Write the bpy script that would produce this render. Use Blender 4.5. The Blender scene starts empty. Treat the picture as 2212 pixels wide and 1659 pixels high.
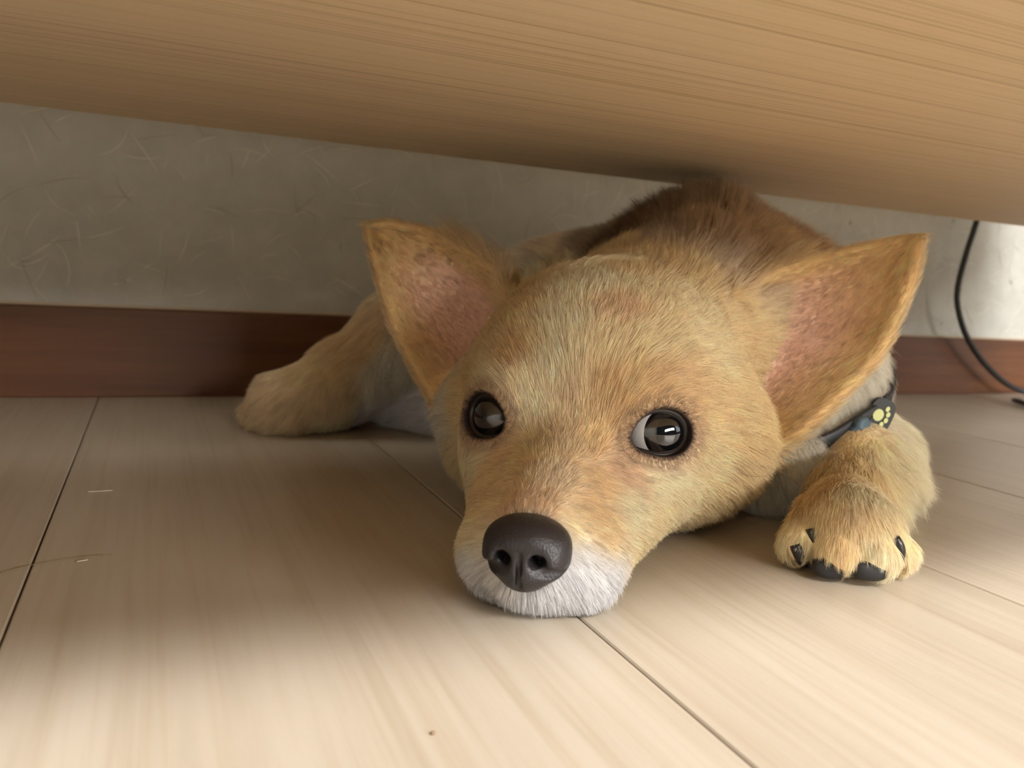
import bpy, bmesh, math
import numpy as np
from mathutils import Vector, Matrix
from mathutils.bvhtree import BVHTree
from mathutils.kdtree import KDTree

rng = np.random.default_rng(7)
C = bpy.context.scene.collection
S = bpy.context.scene

# ---------------------------------------------------------------- camera
# The room is laid out with X along the back wall, Y towards it, Z up (metres).
FPX = 1752.23
CAM = np.array([0.0, 0.0, 0.1])
RW = np.array([[0.91537452, 0.00218275, 0.40259747],      # rows: world axes seen in camera axes (right, down, forward)
               [-0.39814568, -0.14348757, 0.90603054],
               [0.05974537, -0.98964971, -0.13047581]])
cam_d = bpy.data.cameras.new('camera')
cam = bpy.data.objects.new('camera', cam_d)
C.objects.link(cam)
S.camera = cam
cam_d.sensor_width = 36.0
cam_d.lens = FPX / 2212 * 36.0
cam_d.clip_start = 0.01
cam_d.clip_end = 50
m = Matrix.Identity(4)
for i in range(3):
    m[i][0] = RW[i][0]; m[i][1] = -RW[i][1]; m[i][2] = -RW[i][2]; m[i][3] = CAM[i]
cam.matrix_world = m
cam_d.dof.use_dof = True
cam_d.dof.focus_distance = 0.275
cam_d.dof.aperture_fstop = 15.0

# ---------------------------------------------------------------- light
w = bpy.data.worlds.new('world')
S.world = w
w.use_nodes = True
bg = w.node_tree.nodes['Background']
bg.inputs[0].default_value = (0.93, 0.96, 1.0, 1)
bg.inputs[1].default_value = 0.05


def area_light(name, loc, target, sx, sy, power, color):
    d = bpy.data.lights.new(name, 'AREA')
    d.shape = 'RECTANGLE'; d.size = sx; d.size_y = sy; d.energy = power; d.color = color
    o = bpy.data.objects.new(name, d)
    C.objects.link(o)
    o.location = loc
    o.rotation_euler = (Vector(target) - Vector(loc)).to_track_quat('-Z', 'Y').to_euler()
    return o


area_light('window_daylight', (0.75, -1.50, 1.72), (0.35, 0.1, 0.1), 1.5, 0.30, 138.0, (1.0, 0.985, 0.965))
area_light('low_front_fill', (1.25, -2.05, 0.63), (0.15, 0.3, 0.06), 1.6, 0.30, 56.0, (1.0, 0.955, 0.89))  # added low fill to brighten the puppy's face; no balcony door is known
area_light('side_window_daylight', (2.3, -0.9, 0.55), (0.6, 0.4, 0.1), 1.0, 0.7, 4.0, (0.9, 0.95, 1.0))

S.view_settings.view_transform = 'Standard'
S.view_settings.look = 'None'
S.view_settings.gamma = 1.0
S.view_settings.use_curve_mapping = False
S.view_settings.exposure = 0.08
S.cycles_curves.shape = 'RIBBONS'
S.cycles_curves.subdivisions = 1
S.cycles.max_bounces = 6
S.cycles.use_adaptive_sampling = True
S.cycles.adaptive_threshold = 0.12
S.cycles.use_light_tree = False
S.cycles.diffuse_bounces = 6
S.cycles.glossy_bounces = 4
S.cycles.transmission_bounces = 8


# ---------------------------------------------------------------- helpers
def mat(name):
    mt = bpy.data.materials.new(name)
    mt.use_nodes = True
    nt = mt.node_tree
    return mt, nt, nt.nodes['Principled BSDF']


def nd(nt, typ, **kw):
    n = nt.nodes.new(typ)
    for k, v in kw.items():
        if k.startswith('i_'):
            key = k[2:]
            n.inputs[int(key) if key.isdigit() else key.replace('_', ' ')].default_value = v
        else:
            setattr(n, k, v)
    return n


def ramp(nt, stops):
    r = nt.nodes.new('ShaderNodeValToRGB')
    e = r.color_ramp.elements
    while len(e) < len(stops):
        e.new(0.5)
    for el, (p, c) in zip(e, stops):
        el.position = p
        el.color = (*c, 1) if len(c) == 3 else c
    return r


def plain(name, col, rough=0.5, spec=0.5, coat=0.0):
    mt, nt, b = mat(name)
    b.inputs['Base Color'].default_value = (*col, 1)
    b.inputs['Roughness'].default_value = rough
    b.inputs['Specular IOR Level'].default_value = spec
    b.inputs['Coat Weight'].default_value = coat
    b.inputs['Coat Roughness'].default_value = 0.03
    return mt


def mesh_obj(name, verts, faces, material, parent=None, smooth=False, offset=(0, 0, 0)):
    me = bpy.data.meshes.new(name)
    v = np.asarray(verts, float) - np.asarray(offset, float)
    me.from_pydata(v.tolist(), [], [list(f) for f in faces])
    if smooth:
        me.polygons.foreach_set('use_smooth', [True] * len(me.polygons))
    me.update()
    if material is not None:
        me.materials.append(material)
    o = bpy.data.objects.new(name, me)
    C.objects.link(o)
    if parent is not None:
        o.parent = parent
    return o


def box_mesh(name, lo, hi, bevel=0.0, seg=1):
    bm = bmesh.new()
    bmesh.ops.create_cube(bm, size=1.0)
    lo = Vector(lo); hi = Vector(hi)
    for v in bm.verts:
        v.co = Vector([lo[i] + (v.co[i] + 0.5) * (hi[i] - lo[i]) for i in range(3)])
    if bevel:
        bmesh.ops.bevel(bm, geom=bm.edges[:], offset=bevel, segments=seg, affect='EDGES', profile=0.5)
    me = bpy.data.meshes.new(name)
    bm.to_mesh(me)
    bm.free()
    return me


def link_mesh(name, me, material, parent=None):
    if material is not None and not me.materials:
        me.materials.append(material)
    o = bpy.data.objects.new(name, me)
    C.objects.link(o)
    o.parent = parent
    return o


def tube(pts, rad, sides=10, cap=True):
    pts = np.asarray(pts, float)
    n = len(pts)
    rad = np.broadcast_to(np.asarray(rad, float), (n,))
    T = np.gradient(pts, axis=0)
    T /= np.linalg.norm(T, axis=1)[:, None]
    ref = np.array([0.3, 0.2, 0.93])
    V, F = [], []
    u = np.cross(T[0], ref); u /= np.linalg.norm(u)
    for i in range(n):
        u = u - T[i] * (u @ T[i]); u /= np.linalg.norm(u)
        v = np.cross(T[i], u)
        for k in range(sides):
            a = 2 * math.pi * k / sides
            V.append(pts[i] + rad[i] * (math.cos(a) * u + math.sin(a) * v))
    for i in range(n - 1):
        for k in range(sides):
            k2 = (k + 1) % sides
            F.append((i * sides + k, i * sides + k2, (i + 1) * sides + k2, (i + 1) * sides + k))
    if cap:
        F.append(tuple(range(sides))[::-1])
        F.append(tuple((n - 1) * sides + k for k in range(sides)))
    return V, F


def spline(P, n):
    P = np.asarray(P, float)
    Q = np.vstack([2 * P[0] - P[1], P, 2 * P[-1] - P[-2]])
    d = np.r_[0, np.cumsum(np.linalg.norm(np.diff(P, axis=0), axis=1))]
    s = np.linspace(0, d[-1], n)
    out = np.zeros((n, P.shape[1]))
    for i, t in enumerate(s):
        k = min(int(np.searchsorted(d, t, 'right')) - 1, len(P) - 2)
        x = (t - d[k]) / (d[k + 1] - d[k])
        a, b, c, e = Q[k], Q[k + 1], Q[k + 2], Q[k + 3]
        out[i] = 0.5 * (2 * b + (c - a) * x + (2 * a - 5 * b + 4 * c - e) * x * x + (3 * b - a - 3 * c + e) * x ** 3)
    return out


def tag(o, label=None, cat=None, group=None, kind=None):
    if label: o['label'] = label
    if cat: o['category'] = cat
    if group: o['group'] = group
    if kind: o['kind'] = kind
    return o


def smoothstep(a, b, x):
    t = np.clip((x - a) / (b - a), 0, 1)
    return t * t * (3 - 2 * t)


# sight lines of the photograph, used for measuring positions
def ray_w(px, py):
    return RW @ np.array([px - 1106.0, py - 829.5, FPX])


def wall_at(px, py, Y):
    d = ray_w(px, py)
    return CAM + d * (Y / d[1])


YAW = math.radians(23.958)
CA, SA = math.cos(YAW), math.sin(YAW)


def toD(p):      # room -> frame that looks along the camera's ground direction (x right, y away)
    p = np.asarray(p, float)
    return np.stack([p[..., 0] * CA - p[..., 1] * SA, p[..., 0] * SA + p[..., 1] * CA, p[..., 2]], -1)


def toW(p):
    p = np.asarray(p, float)
    return np.stack([p[..., 0] * CA + p[..., 1] * SA, -p[..., 0] * SA + p[..., 1] * CA, p[..., 2]], -1)


def at(px, py, y):
    d = toD(ray_w(px, py))
    return CAM + d * (y / d[1])


# ================================================================ the setting
WALL_Y = 0.6327
# ---- floor
PW = 0.1528
fl_m, nt, b = mat('floor_maple')
tc = nd(nt, 'ShaderNodeTexCoord')
oi = nd(nt, 'ShaderNodeObjectInfo')
off = nd(nt, 'ShaderNodeVectorMath', operation='SCALE')
nt.links.new(oi.outputs['Random'], off.inputs['Scale']); off.inputs[0].default_value = (13.0, 7.0, 3.0)
add = nd(nt, 'ShaderNodeVectorMath', operation='ADD')
nt.links.new(tc.outputs['Object'], add.inputs[0]); nt.links.new(off.outputs[0], add.inputs[1])
mp = nd(nt, 'ShaderNodeMapping'); mp.inputs['Scale'].default_value = (60, 3.2, 10)
nt.links.new(add.outputs[0], mp.inputs[0])
n1 = nd(nt, 'ShaderNodeTexNoise', i_Scale=2.2, i_Detail=6.0, i_Roughness=0.6, i_Distortion=0.6)
nt.links.new(mp.outputs[0], n1.inputs['Vector'])
r1 = ramp(nt, [(0.25, (0.405, 0.355, 0.285)), (0.5, (0.45, 0.40, 0.33)), (0.75, (0.47, 0.42, 0.35))])
nt.links.new(n1.outputs[0], r1.inputs[0])
mp2 = nd(nt, 'ShaderNodeMapping'); mp2.inputs['Scale'].default_value = (9, 1.0, 4)
nt.links.new(add.outputs[0], mp2.inputs[0])
n2 = nd(nt, 'ShaderNodeTexNoise', i_Scale=1.6, i_Detail=3.0)
nt.links.new(mp2.outputs[0], n2.inputs['Vector'])
r2 = ramp(nt, [(0.3, (0.90, 0.85, 0.80)), (0.7, (1.03, 1.02, 1.0))])
nt.links.new(n2.outputs[0], r2.inputs[0])
mx = nd(nt, 'ShaderNodeMix', data_type='RGBA', blend_type='MULTIPLY'); mx.inputs[0].default_value = 1.0
nt.links.new(r1.outputs[0], mx.inputs[6]); nt.links.new(r2.outputs[0], mx.inputs[7])
# fine pores running along the board
mp3 = nd(nt, 'ShaderNodeMapping'); mp3.inputs['Scale'].default_value = (420, 9, 10)
nt.links.new(add.outputs[0], mp3.inputs[0])
n3 = nd(nt, 'ShaderNodeTexNoise', i_Scale=1.0, i_Detail=2.0)
nt.links.new(mp3.outputs[0], n3.inputs['Vector'])
r3 = ramp(nt, [(0.3, (0.93, 0.90, 0.86)), (0.55, (1, 1, 1))])
nt.links.new(n3.outputs[0], r3.inputs[0])
mx2 = nd(nt, 'ShaderNodeMix', data_type='RGBA', blend_type='MULTIPLY'); mx2.inputs[0].default_value = 1.0
nt.links.new(mx.outputs[2], mx2.inputs[6]); nt.links.new(r3.outputs[0], mx2.inputs[7])
nt.links.new(mx2.outputs[2], b.inputs['Base Color'])
b.inputs['Roughness'].default_value = 0.34
b.inputs['Specular IOR Level'].default_value = 0.3
fl_dark = plain('joint_dark', (0.09, 0.055, 0.03), 0.9)
floor = link_mesh('floor', box_mesh('floor', (-1.3, -2.4, -0.05), (2.6, WALL_Y + 0.02, -0.0125)), fl_dark)
tag(floor, 'light maple plank floor of wide boards running to the wall', 'floor', kind='structure')
pm = box_mesh('plank', (0.0003, 0, -0.012), (PW - 0.0003, 3.03, 0), 0.0005)
k0 = -8
for k in range(k0, 17):
    o = link_mesh('plank', pm, fl_m, floor)
    o.location = (-0.036 + PW * k, -2.4, 0)

# ---- back wall with fibre wallpaper
wl_m, nt, b = mat('fibre_wallpaper')
tc = nd(nt, 'ShaderNodeTexCoord')
n1 = nd(nt, 'ShaderNodeTexNoise', i_Scale=35.0, i_Detail=5.0, i_Roughness=0.65)
nt.links.new(tc.outputs['Object'], n1.inputs['Vector'])
r1 = ramp(nt, [(0.3, (0.47, 0.465, 0.425)), (0.7, (0.56, 0.555, 0.515))])
nt.links.new(n1.outputs[0], r1.inputs[0])
nt.links.new(r1.outputs[0], b.inputs['Base Color'])
n2 = nd(nt, 'ShaderNodeTexNoise', i_Scale=260.0, i_Detail=4.0)
nt.links.new(tc.outputs['Object'], n2.inputs['Vector'])
bp = nd(nt, 'ShaderNodeBump', i_Strength=0.25, i_Distance=0.001)
nt.links.new(n2.outputs[0], bp.inputs['Height']); nt.links.new(bp.outputs[0], b.inputs['Normal'])
b.inputs['Roughness'].default_value = 0.85
b.inputs['Specular IOR Level'].default_value = 0.2
wall = link_mesh('wall_back', box_mesh('wall_back', (-1.35, WALL_Y, -0.05), (2.6, WALL_Y + 0.1, 2.4)), wl_m)
tag(wall, 'greyish cream wall papered with fine scattered fibres', 'wall', kind='structure')
wl2 = link_mesh('added_wall_left', box_mesh('added_wall_left', (-1.4, -2.4, -0.05), (-1.3, WALL_Y, 2.4)), wl_m)  # unseen wall added to keep light out of the left end
tag(wl2, 'greyish cream side wall added unseen at the far left end to block light', 'wall', kind='structure')


def fibres(n, lo, hi, width, seed):
    g = np.random.default_rng(seed)
    V, F = [], []
    for _ in range(n):
        p = np.array([g.uniform(-0.12, 1.05), g.uniform(0.062, 0.30)])
        L = g.uniform(lo, hi); a = g.uniform(0, 2 * math.pi); bend = g.normal(0, 0.6)
        nseg = 6
        c = [p]
        for s in range(nseg):
            a += bend / nseg
            c.append(c[-1] + L / nseg * np.array([math.cos(a), math.sin(a)]))
        c = np.array(c)
        t = np.gradient(c, axis=0); t /= np.linalg.norm(t, axis=1)[:, None]
        nn = np.stack([-t[:, 1], t[:, 0]], 1)
        wd = width * g.uniform(0.6, 1.2) * np.sin(np.linspace(0.25, math.pi - 0.25, nseg + 1))[:, None]
        i0 = len(V)
        for q in np.vstack([c + nn * wd / 2, c - nn * wd / 2]):
            V.append((q[0], WALL_Y - 0.00025, q[1]))
        for s in range(nseg):
            F.append((i0 + s, i0 + s + 1, i0 + nseg + 1 + s + 1, i0 + nseg + 1 + s))
    return V, F


V, F = fibres(460, 0.010, 0.034, 0.0006, 3)
tag(mesh_obj('pale_fibre', V, F, plain('fibre_pale', (0.72, 0.70, 0.63), 0.8), wall), kind='stuff')
V, F = fibres(110, 0.008, 0.035, 0.0008, 5)
tag(mesh_obj('dark_fibre', V, F, plain('fibre_dark', (0.40, 0.37, 0.30), 0.8), wall), kind='stuff')
V, F = fibres(16, 0.003, 0.006, 0.0022, 9)
tag(mesh_obj('bark_fleck', V, F, plain('fleck_dark', (0.25, 0.20, 0.10), 0.8), wall), kind='stuff')

# ---- baseboard
bb_m, nt, b = mat('baseboard_wood')
tc = nd(nt, 'ShaderNodeTexCoord')
mp = nd(nt, 'ShaderNodeMapping'); mp.inputs['Scale'].default_value = (3, 30, 55)
nt.links.new(tc.outputs['Object'], mp.inputs[0])
n1 = nd(nt, 'ShaderNodeTexNoise', i_Scale=2.0, i_Detail=5.0, i_Roughness=0.6)
nt.links.new(mp.outputs[0], n1.inputs['Vector'])
r1 = ramp(nt, [(0.3, (0.085, 0.028, 0.009)), (0.7, (0.15, 0.056, 0.018))])
nt.links.new(n1.outputs[0], r1.inputs[0]); nt.links.new(r1.outputs[0], b.inputs['Base Color'])
b.inputs['Roughness'].default_value = 0.45
bb = link_mesh('baseboard_back', box_mesh('baseboard_back', (-1.3, WALL_Y - 0.008, 0), (2.6, WALL_Y - 0.0002, 0.0622), 0.001, 2), bb_m)
tag(bb, 'reddish brown wooden baseboard along the wall', 'baseboard', kind='structure')
bead = link_mesh('caulk_bead', box_mesh('caulk_bead', (-1.3, WALL_Y - 0.003, 0.0622), (2.6, WALL_Y - 0.0001, 0.0642), 0.0006, 1),
                 plain('caulk', (0.55, 0.45, 0.32), 0.6), bb)

# ---- low cabinet the dog lies under
HS = 0.167
EDGE_Y = float((CAM + ray_w(1106, 355) * ((HS - 0.1) / ray_w(1106, 355)[2]))[1])
wd_m, nt, b = mat('veneer_fine_grain')
tc = nd(nt, 'ShaderNodeTexCoord')
mp = nd(nt, 'ShaderNodeMapping'); mp.inputs['Scale'].default_value = (1.4, 760, 760)
nt.links.new(tc.outputs['Object'], mp.inputs[0])
n1 = nd(nt, 'ShaderNodeTexNoise', i_Scale=1.0, i_Detail=2.5, i_Roughness=0.5, i_Distortion=0.15)
nt.links.new(mp.outputs[0], n1.inputs['Vector'])
r1 = ramp(nt, [(0.30, (0.46, 0.335, 0.20)), (0.42, (0.65, 0.50, 0.32)), (0.68, (0.69, 0.545, 0.365))])
nt.links.new(n1.outputs[0], r1.inputs[0])
mp2 = nd(nt, 'ShaderNodeMapping'); mp2.inputs['Scale'].default_value = (0.9, 24, 24)
nt.links.new(tc.outputs['Object'], mp2.inputs[0])
n2 = nd(nt, 'ShaderNodeTexNoise', i_Scale=1.0, i_Detail=3.0)
nt.links.new(mp2.outputs[0], n2.inputs['Vector'])
r2 = ramp(nt, [(0.3, (0.96, 0.95, 0.94)), (0.7, (1.02, 1.02, 1.02))])
nt.links.new(n2.outputs[0], r2.inputs[0])
mx = nd(nt, 'ShaderNodeMix', data_type='RGBA', blend_type='MULTIPLY'); mx.inputs[0].default_value = 1.0
nt.links.new(r1.outputs[0], mx.inputs[6]); nt.links.new(r2.outputs[0], mx.inputs[7])
nt.links.new(mx.outputs[2], b.inputs['Base Color'])
b.inputs['Roughness'].default_value = 0.5
b.inputs['Specular IOR Level'].default_value = 0.3
cab = bpy.data.objects.new('low_cabinet', None)
C.objects.link(cab)
FY, LX, RX, TZ = 0.036, -1.25, 0.90, 0.62
cab.location = (0.5 * (LX + RX), 0.5 * (FY + EDGE_Y), 0)
cl = np.array(cab.location)
tag(cab, 'light brown wooden cabinet raised on legs, its finely grained underside above the dog', 'cabinet')


def cabpart(name, lo, hi, bev=0.001):
    return link_mesh(name, box_mesh(name, np.array(lo) - cl, np.array(hi) - cl, bev), wd_m, cab)


cabpart('bottom_panel', (LX, FY, HS), (RX, EDGE_Y, HS + 0.02))
cabpart('back_panel', (LX + 0.02, EDGE_Y - 0.012, HS + 0.0202), (RX - 0.02, EDGE_Y - 0.002, TZ - 0.0202))
cabpart('front_panel', (LX + 0.02, FY + 0.001, HS + 0.0202), (RX - 0.02, FY + 0.02, TZ - 0.0202))
cabpart('side_panel', (LX, FY, HS + 0.0202), (LX + 0.0198, EDGE_Y, TZ - 0.0202))
cabpart('side_panel', (RX - 0.0198, FY, HS + 0.0202), (RX, EDGE_Y, TZ - 0.0202))
cabpart('top_panel', (LX, FY, TZ - 0.02), (RX, EDGE_Y, TZ))
for lx in (LX + 0.02, RX - 0.05):
    for ly in (FY + 0.01, 0.30):
        cabpart('leg', (lx, ly, 0), (lx + 0.03, ly + 0.03, HS - 0.0002))

# ---- black cable hanging down behind the cabinet
cy = 0.606
P = [wall_at(2150, 330, cy), wall_at(2112, 470, cy), wall_at(2088, 545, cy), wall_at(2069, 620, cy), wall_at(2070, 670, cy), wall_at(2092, 735, cy),
     wall_at(2140, 800, cy), wall_at(2200, 842, cy - 0.004), wall_at(2290, 880, cy - 0.02)]
q = P[-1].copy(); q[2] = max(q[2], 0.0035)
P[-1] = q
P += [np.array([1.12, 0.56, 0.0036]), np.array([1.5, 0.50, 0.0036])]
V, F = tube(spline(P, 90), 0.0031, 10)
cb_m = plain('cable_black', (0.012, 0.012, 0.013), 0.45)
tag(mesh_obj('power_cable', V, F, cb_m, smooth=True), 'thin black cable hanging behind the cabinet against the wall at right', 'cable')
e0 = CAM + ray_w(2188, 864) * (-0.0965 / ray_w(2188, 864)[2])
e1 = CAM + ray_w(2225, 876) * (-0.0965 / ray_w(2225, 876)[2])
V, F = tube(spline([e0, (e0 + e1) / 2 + np.array([0, 0.001, 0.0008]), e1, e1 + (e1 - e0) * 3], 16), np.r_[0.002, np.full(15, 0.003)], 8)
tag(mesh_obj('cable_end', V, F, cb_m, smooth=True), 'short black cord end lying on the floor under the hanging cable', 'cord')

# ================================================================ the dog
# modelled as one distance field on a grid (frame D: x to the right, y away from the camera, z up), then meshed
G_LO = np.array([-0.175, 0.195, -0.004]); G_H = 0.0013
G_N = np.array([316, 345, 142])
SDF = np.full(G_N, 0.03, np.float32)
AX = [(G_LO[i] + G_H * np.arange(G_N[i])).astype(np.float32) for i in range(3)]
PSI = math.radians(14.3)
HO = np.array([0.0227, 0.287])
cp, sp_ = math.cos(PSI), math.sin(PSI)


def HD(f, l, z):     # head frame (forward to the nose, towards image right, up) -> D
    return np.array([HO[0] - sp_ * f + cp * l, HO[1] - cp * f - sp_ * l, z])


HF = np.array([-sp_, -cp, 0.0]); HL = np.array([cp, -sp_, 0.0]); HZ = np.array([0, 0, 1.0])
HB = np.stack([HF, HL, HZ])


def block(lo, hi, pad):
    i0 = np.clip(((np.asarray(lo) - pad - G_LO) / G_H).astype(int), 0, G_N - 1)
    i1 = np.clip(((np.asarray(hi) + pad - G_LO) / G_H).astype(int) + 2, 1, G_N)
    sl = tuple(slice(a, b) for a, b in zip(i0, i1))
    P = np.stack(np.meshgrid(*[AX[k][sl[k]] for k in range(3)], indexing='ij'), -1)
    return sl, P


def smin(a, b, k):
    if k <= 0:
        return np.minimum(a, b)
    h = np.maximum(k - np.abs(a - b), 0) / k
    return np.minimum(a, b) - h * h * k * 0.25


def smax(a, b, k):
    return -smin(-a, -b, k)


def ell(c, r, k=0.01, B=None, sub=False):
    c = np.asarray(c, float); r = np.asarray(r, float)
    R = float(max(r))
    sl, P = block(c - R, c + R, 0.02 if not sub else 0.004)
    d = P - c.astype(np.float32)
    if B is not None:
        d = d @ np.asarray(B, np.float32).T
    r = r.astype(np.float32)
    k0 = np.sqrt(((d / r) ** 2).sum(-1)); k1 = np.sqrt(((d / (r * r)) ** 2).sum(-1)) + 1e-9
    s = k0 * (k0 - 1) / k1
    SDF[sl] = smax(SDF[sl], -s, k) if sub else smin(SDF[sl], s, k)


def cone(a, b, ra, rb, k=0.01, flat=1.0, fdir=None):
    a = np.asarray(a, float); b = np.asarray(b, float); R = max(ra, rb)
    sl, P = block(np.minimum(a, b) - R, np.maximum(a, b) + R, 0.02)
    ab = (b - a).astype(np.float32)
    d = P - a.astype(np.float32)
    t = np.clip((d @ ab) / (ab @ ab), 0, 1)
    s = np.sqrt(((d - t[..., None] * ab) ** 2).sum(-1)) - (ra + (rb - ra) * t)
    SDF[sl] = smin(SDF[sl], s, k)


def chain(pts, k=0.008):
    for (a, ra), (b, rb) in zip(pts[:-1], pts[1:]):
        cone(a, b, ra, rb, k)


# ---- trunk: shoulders behind the head, curling away to the rump on the left
chain([((0.124, 0.492, 0.069), 0.068), ((0.095, 0.535, 0.068), 0.066), ((0.045, 0.572, 0.064), 0.060), ((-0.02, 0.562, 0.055), 0.052)], 0.02)
ell((0.150, 0.485, 0.062), (0.058, 0.055, 0.062), 0.02)
ell((0.108, 0.490, 0.100), (0.042, 0.045, 0.042), 0.02)
# neck
cone(HD(-0.066, 0.002, 0.058), (0.108, 0.452, 0.074), 0.043, 0.060, 0.016)
# chest resting on the floor right of the head
chain([((0.135, 0.415, 0.040), 0.044), ((0.118, 0.375, 0.024), 0.026)], 0.015)
ell((0.152, 0.425, 0.050), (0.036, 0.042, 0.046), 0.015)
# haunch and hind leg at the left
ell((-0.055, 0.545, 0.046), (0.052, 0.055, 0.047), 0.02)
chain([((-0.070, 0.520, 0.048), 0.036), ((-0.103, 0.500, 0.030), 0.023), ((-0.118, 0.487, 0.022), 0.0185)], 0.012)
cone((-0.116, 0.486, 0.021), (-0.137, 0.480, 0.018), 0.019, 0.0175, 0.010)
for tx, ty in ((-0.153, 0.486), (-0.147, 0.477), (-0.138, 0.472), (-0.127, 0.4715)):
    cone((tx + 0.008, ty + 0.008, 0.014), (tx, ty, 0.009), 0.010, 0.0085, 0.004)
# the other hind foot, lying flat on the floor beside the belly
chain([((-0.072, 0.513, 0.016), 0.0150), ((-0.045, 0.503, 0.0185), 0.0175), ((-0.012, 0.492, 0.021), 0.0200), ((0.03, 0.470, 0.024), 0.022)], 0.01)
# front leg at the right: upper arm, forearm on the floor, paw towards the camera
chain([((0.158, 0.448, 0.042), 0.032), ((0.186, 0.412, 0.020), 0.0205)], 0.012)
chain([((0.186, 0.412, 0.020), 0.0205), ((0.163, 0.370, 0.021), 0.0205), ((0.144, 0.332, 0.0160), 0.0145), ((0.132, 0.306, 0.0155), 0.0140)], 0.006)
ell((0.128, 0.293, 0.0145), (0.0180, 0.019, 0.0160), 0.006)
TOES = []
for tx, ty, tz, tr in ((0.1085, 0.2885, 0.0095, 0.0066), (0.1195, 0.2790, 0.0105, 0.0074), (0.1320, 0.2775, 0.0105, 0.0076), (0.1425, 0.2850, 0.0100, 0.0068)):
    a = np.array([0.128 + (tx - 0.128) * 0.5, 0.300, 0.0185]); bb_ = np.array([tx, ty, tz])
    cone(a, bb_, tr, tr, 0.0018)
    TOES.append((bb_, tr))

# ---- head
def hell(f, l, z, rf, rl, rz, k=0.012, sub=False):
    ell(HD(f, l, z), (rf, rl, rz), k, HB, sub)


hell(-0.066, 0.0, 0.062, 0.056, 0.054, 0.043, 0.01)       # skull
hell(-0.034, 0.0, 0.060, 0.040, 0.044, 0.031, 0.018)      # forehead
for s in (-1, 1):
    hell(-0.052, 0.020 * s, 0.033, 0.046, 0.036, 0.032, 0.012)   # cheek
    hell(-0.064, 0.040 * s, 0.038, 0.034, 0.031, 0.032, 0.012)   # jowl below the ear
    hell(-0.014, 0.022 * s, 0.044, 0.024, 0.022, 0.021, 0.012)   # eye mound
    hell(-0.012, 0.0215 * s, 0.060, 0.014, 0.013, 0.008, 0.010)  # brow
cone(HD(-0.02, 0, 0.037), HD(0.052, 0, 0.0235), 0.0250, 0.0125, 0.012)   # muzzle bridge
for s in (-1, 1):
    cone(HD(-0.015, 0.017 * s, 0.027), HD(0.042, 0.0105 * s, 0.0150), 0.0235, 0.0135, 0.010)   # lips
    hell(0.038, 0.0112 * s, 0.0145, 0.022, 0.0140, 0.0140, 0.006)
cone(HD(-0.02, 0, 0.014), HD(0.048, 0, 0.0090), 0.026, 0.0095, 0.008)     # lower jaw
hell(0.055, 0.0, 0.0185, 0.012, 0.0125, 0.0125, 0.006)

# eyes
EYES = []
ER = 0.0130
for s, px, py, y, out in ((1, 1433, 934, 0.2785, 26), (-1, 1047, 898, 0.2945, 27)):
    p = at(px, py, y)
    a = math.radians(out)
    axis = HF * math.cos(a) + HL * s * math.sin(a) + HZ * 0.16
    axis /= np.linalg.norm(axis)
    right = np.cross(axis, HZ); right /= np.linalg.norm(right)     # across the eye opening
    up = np.cross(right, axis)
    EYES.append(dict(c=p - axis * (ER - 0.0004), axis=axis, u=right, v=up, s=s))
AW, AH = 0.0104, 0.0080           # half width and height of the lid opening


def lidq(e, du, dv):
    th = np.arctan2(dv / AH, du / AW)
    ti = -0.40 if e['s'] > 0 else math.pi + 0.40
    return np.sqrt((du / AW) ** 2 + (dv / AH) ** 2) / (1 + 0.26 * np.maximum(0, np.cos(th - ti)) ** 7)


for e in EYES:
    sl, P = block(e['c'] - 0.03, e['c'] + 0.03, 0)
    d = P - e['c'].astype(np.float32)
    du, dv, da = d @ e['u'].astype(np.float32), d @ e['v'].astype(np.float32), d @ e['axis'].astype(np.float32)
    r = np.sqrt((d ** 2).sum(-1))
    # lid mound around the ball, then the opening
    s_ = smin(SDF[sl], r - (ER + 0.0006), 0.008)
    hole = (lidq(e, du, dv) - 1) * 0.0085
    hole = np.maximum(hole, -da)
    hole = np.minimum(hole, r - (ER - 0.0009))
    SDF[sl] = np.where(da > -0.004, smax(s_, -np.maximum(hole, -da + 0.001), 0.001), s_)

# ---- ears: cupped triangular sheets
EAR_R = 0.0023


def ear(top, outer, cup, dirc):
    nu, nv = 90, 70
    A = spline([at(*q) for q in top], nu); B = spline([at(*q) for q in outer], nu)
    uu = np.linspace(0, 1, nu)[:, None, None]; vv = np.linspace(-1, 1, nv)[None, :, None]
    Sf = A[:, None] * (1 - vv) / 2 + B[:, None] * (1 + vv) / 2
    dirc = np.asarray(dirc, float) / np.linalg.norm(dirc)
    prof = (1 - np.abs(vv) ** 2.4) * (1 - uu) ** 0.75
    Sf = Sf + cup * prof * dirc
    return Sf, np.broadcast_to(uu, (nu, nv, 1))[..., 0], np.broadcast_to(vv, (nu, nv, 1))[..., 0]


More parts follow.
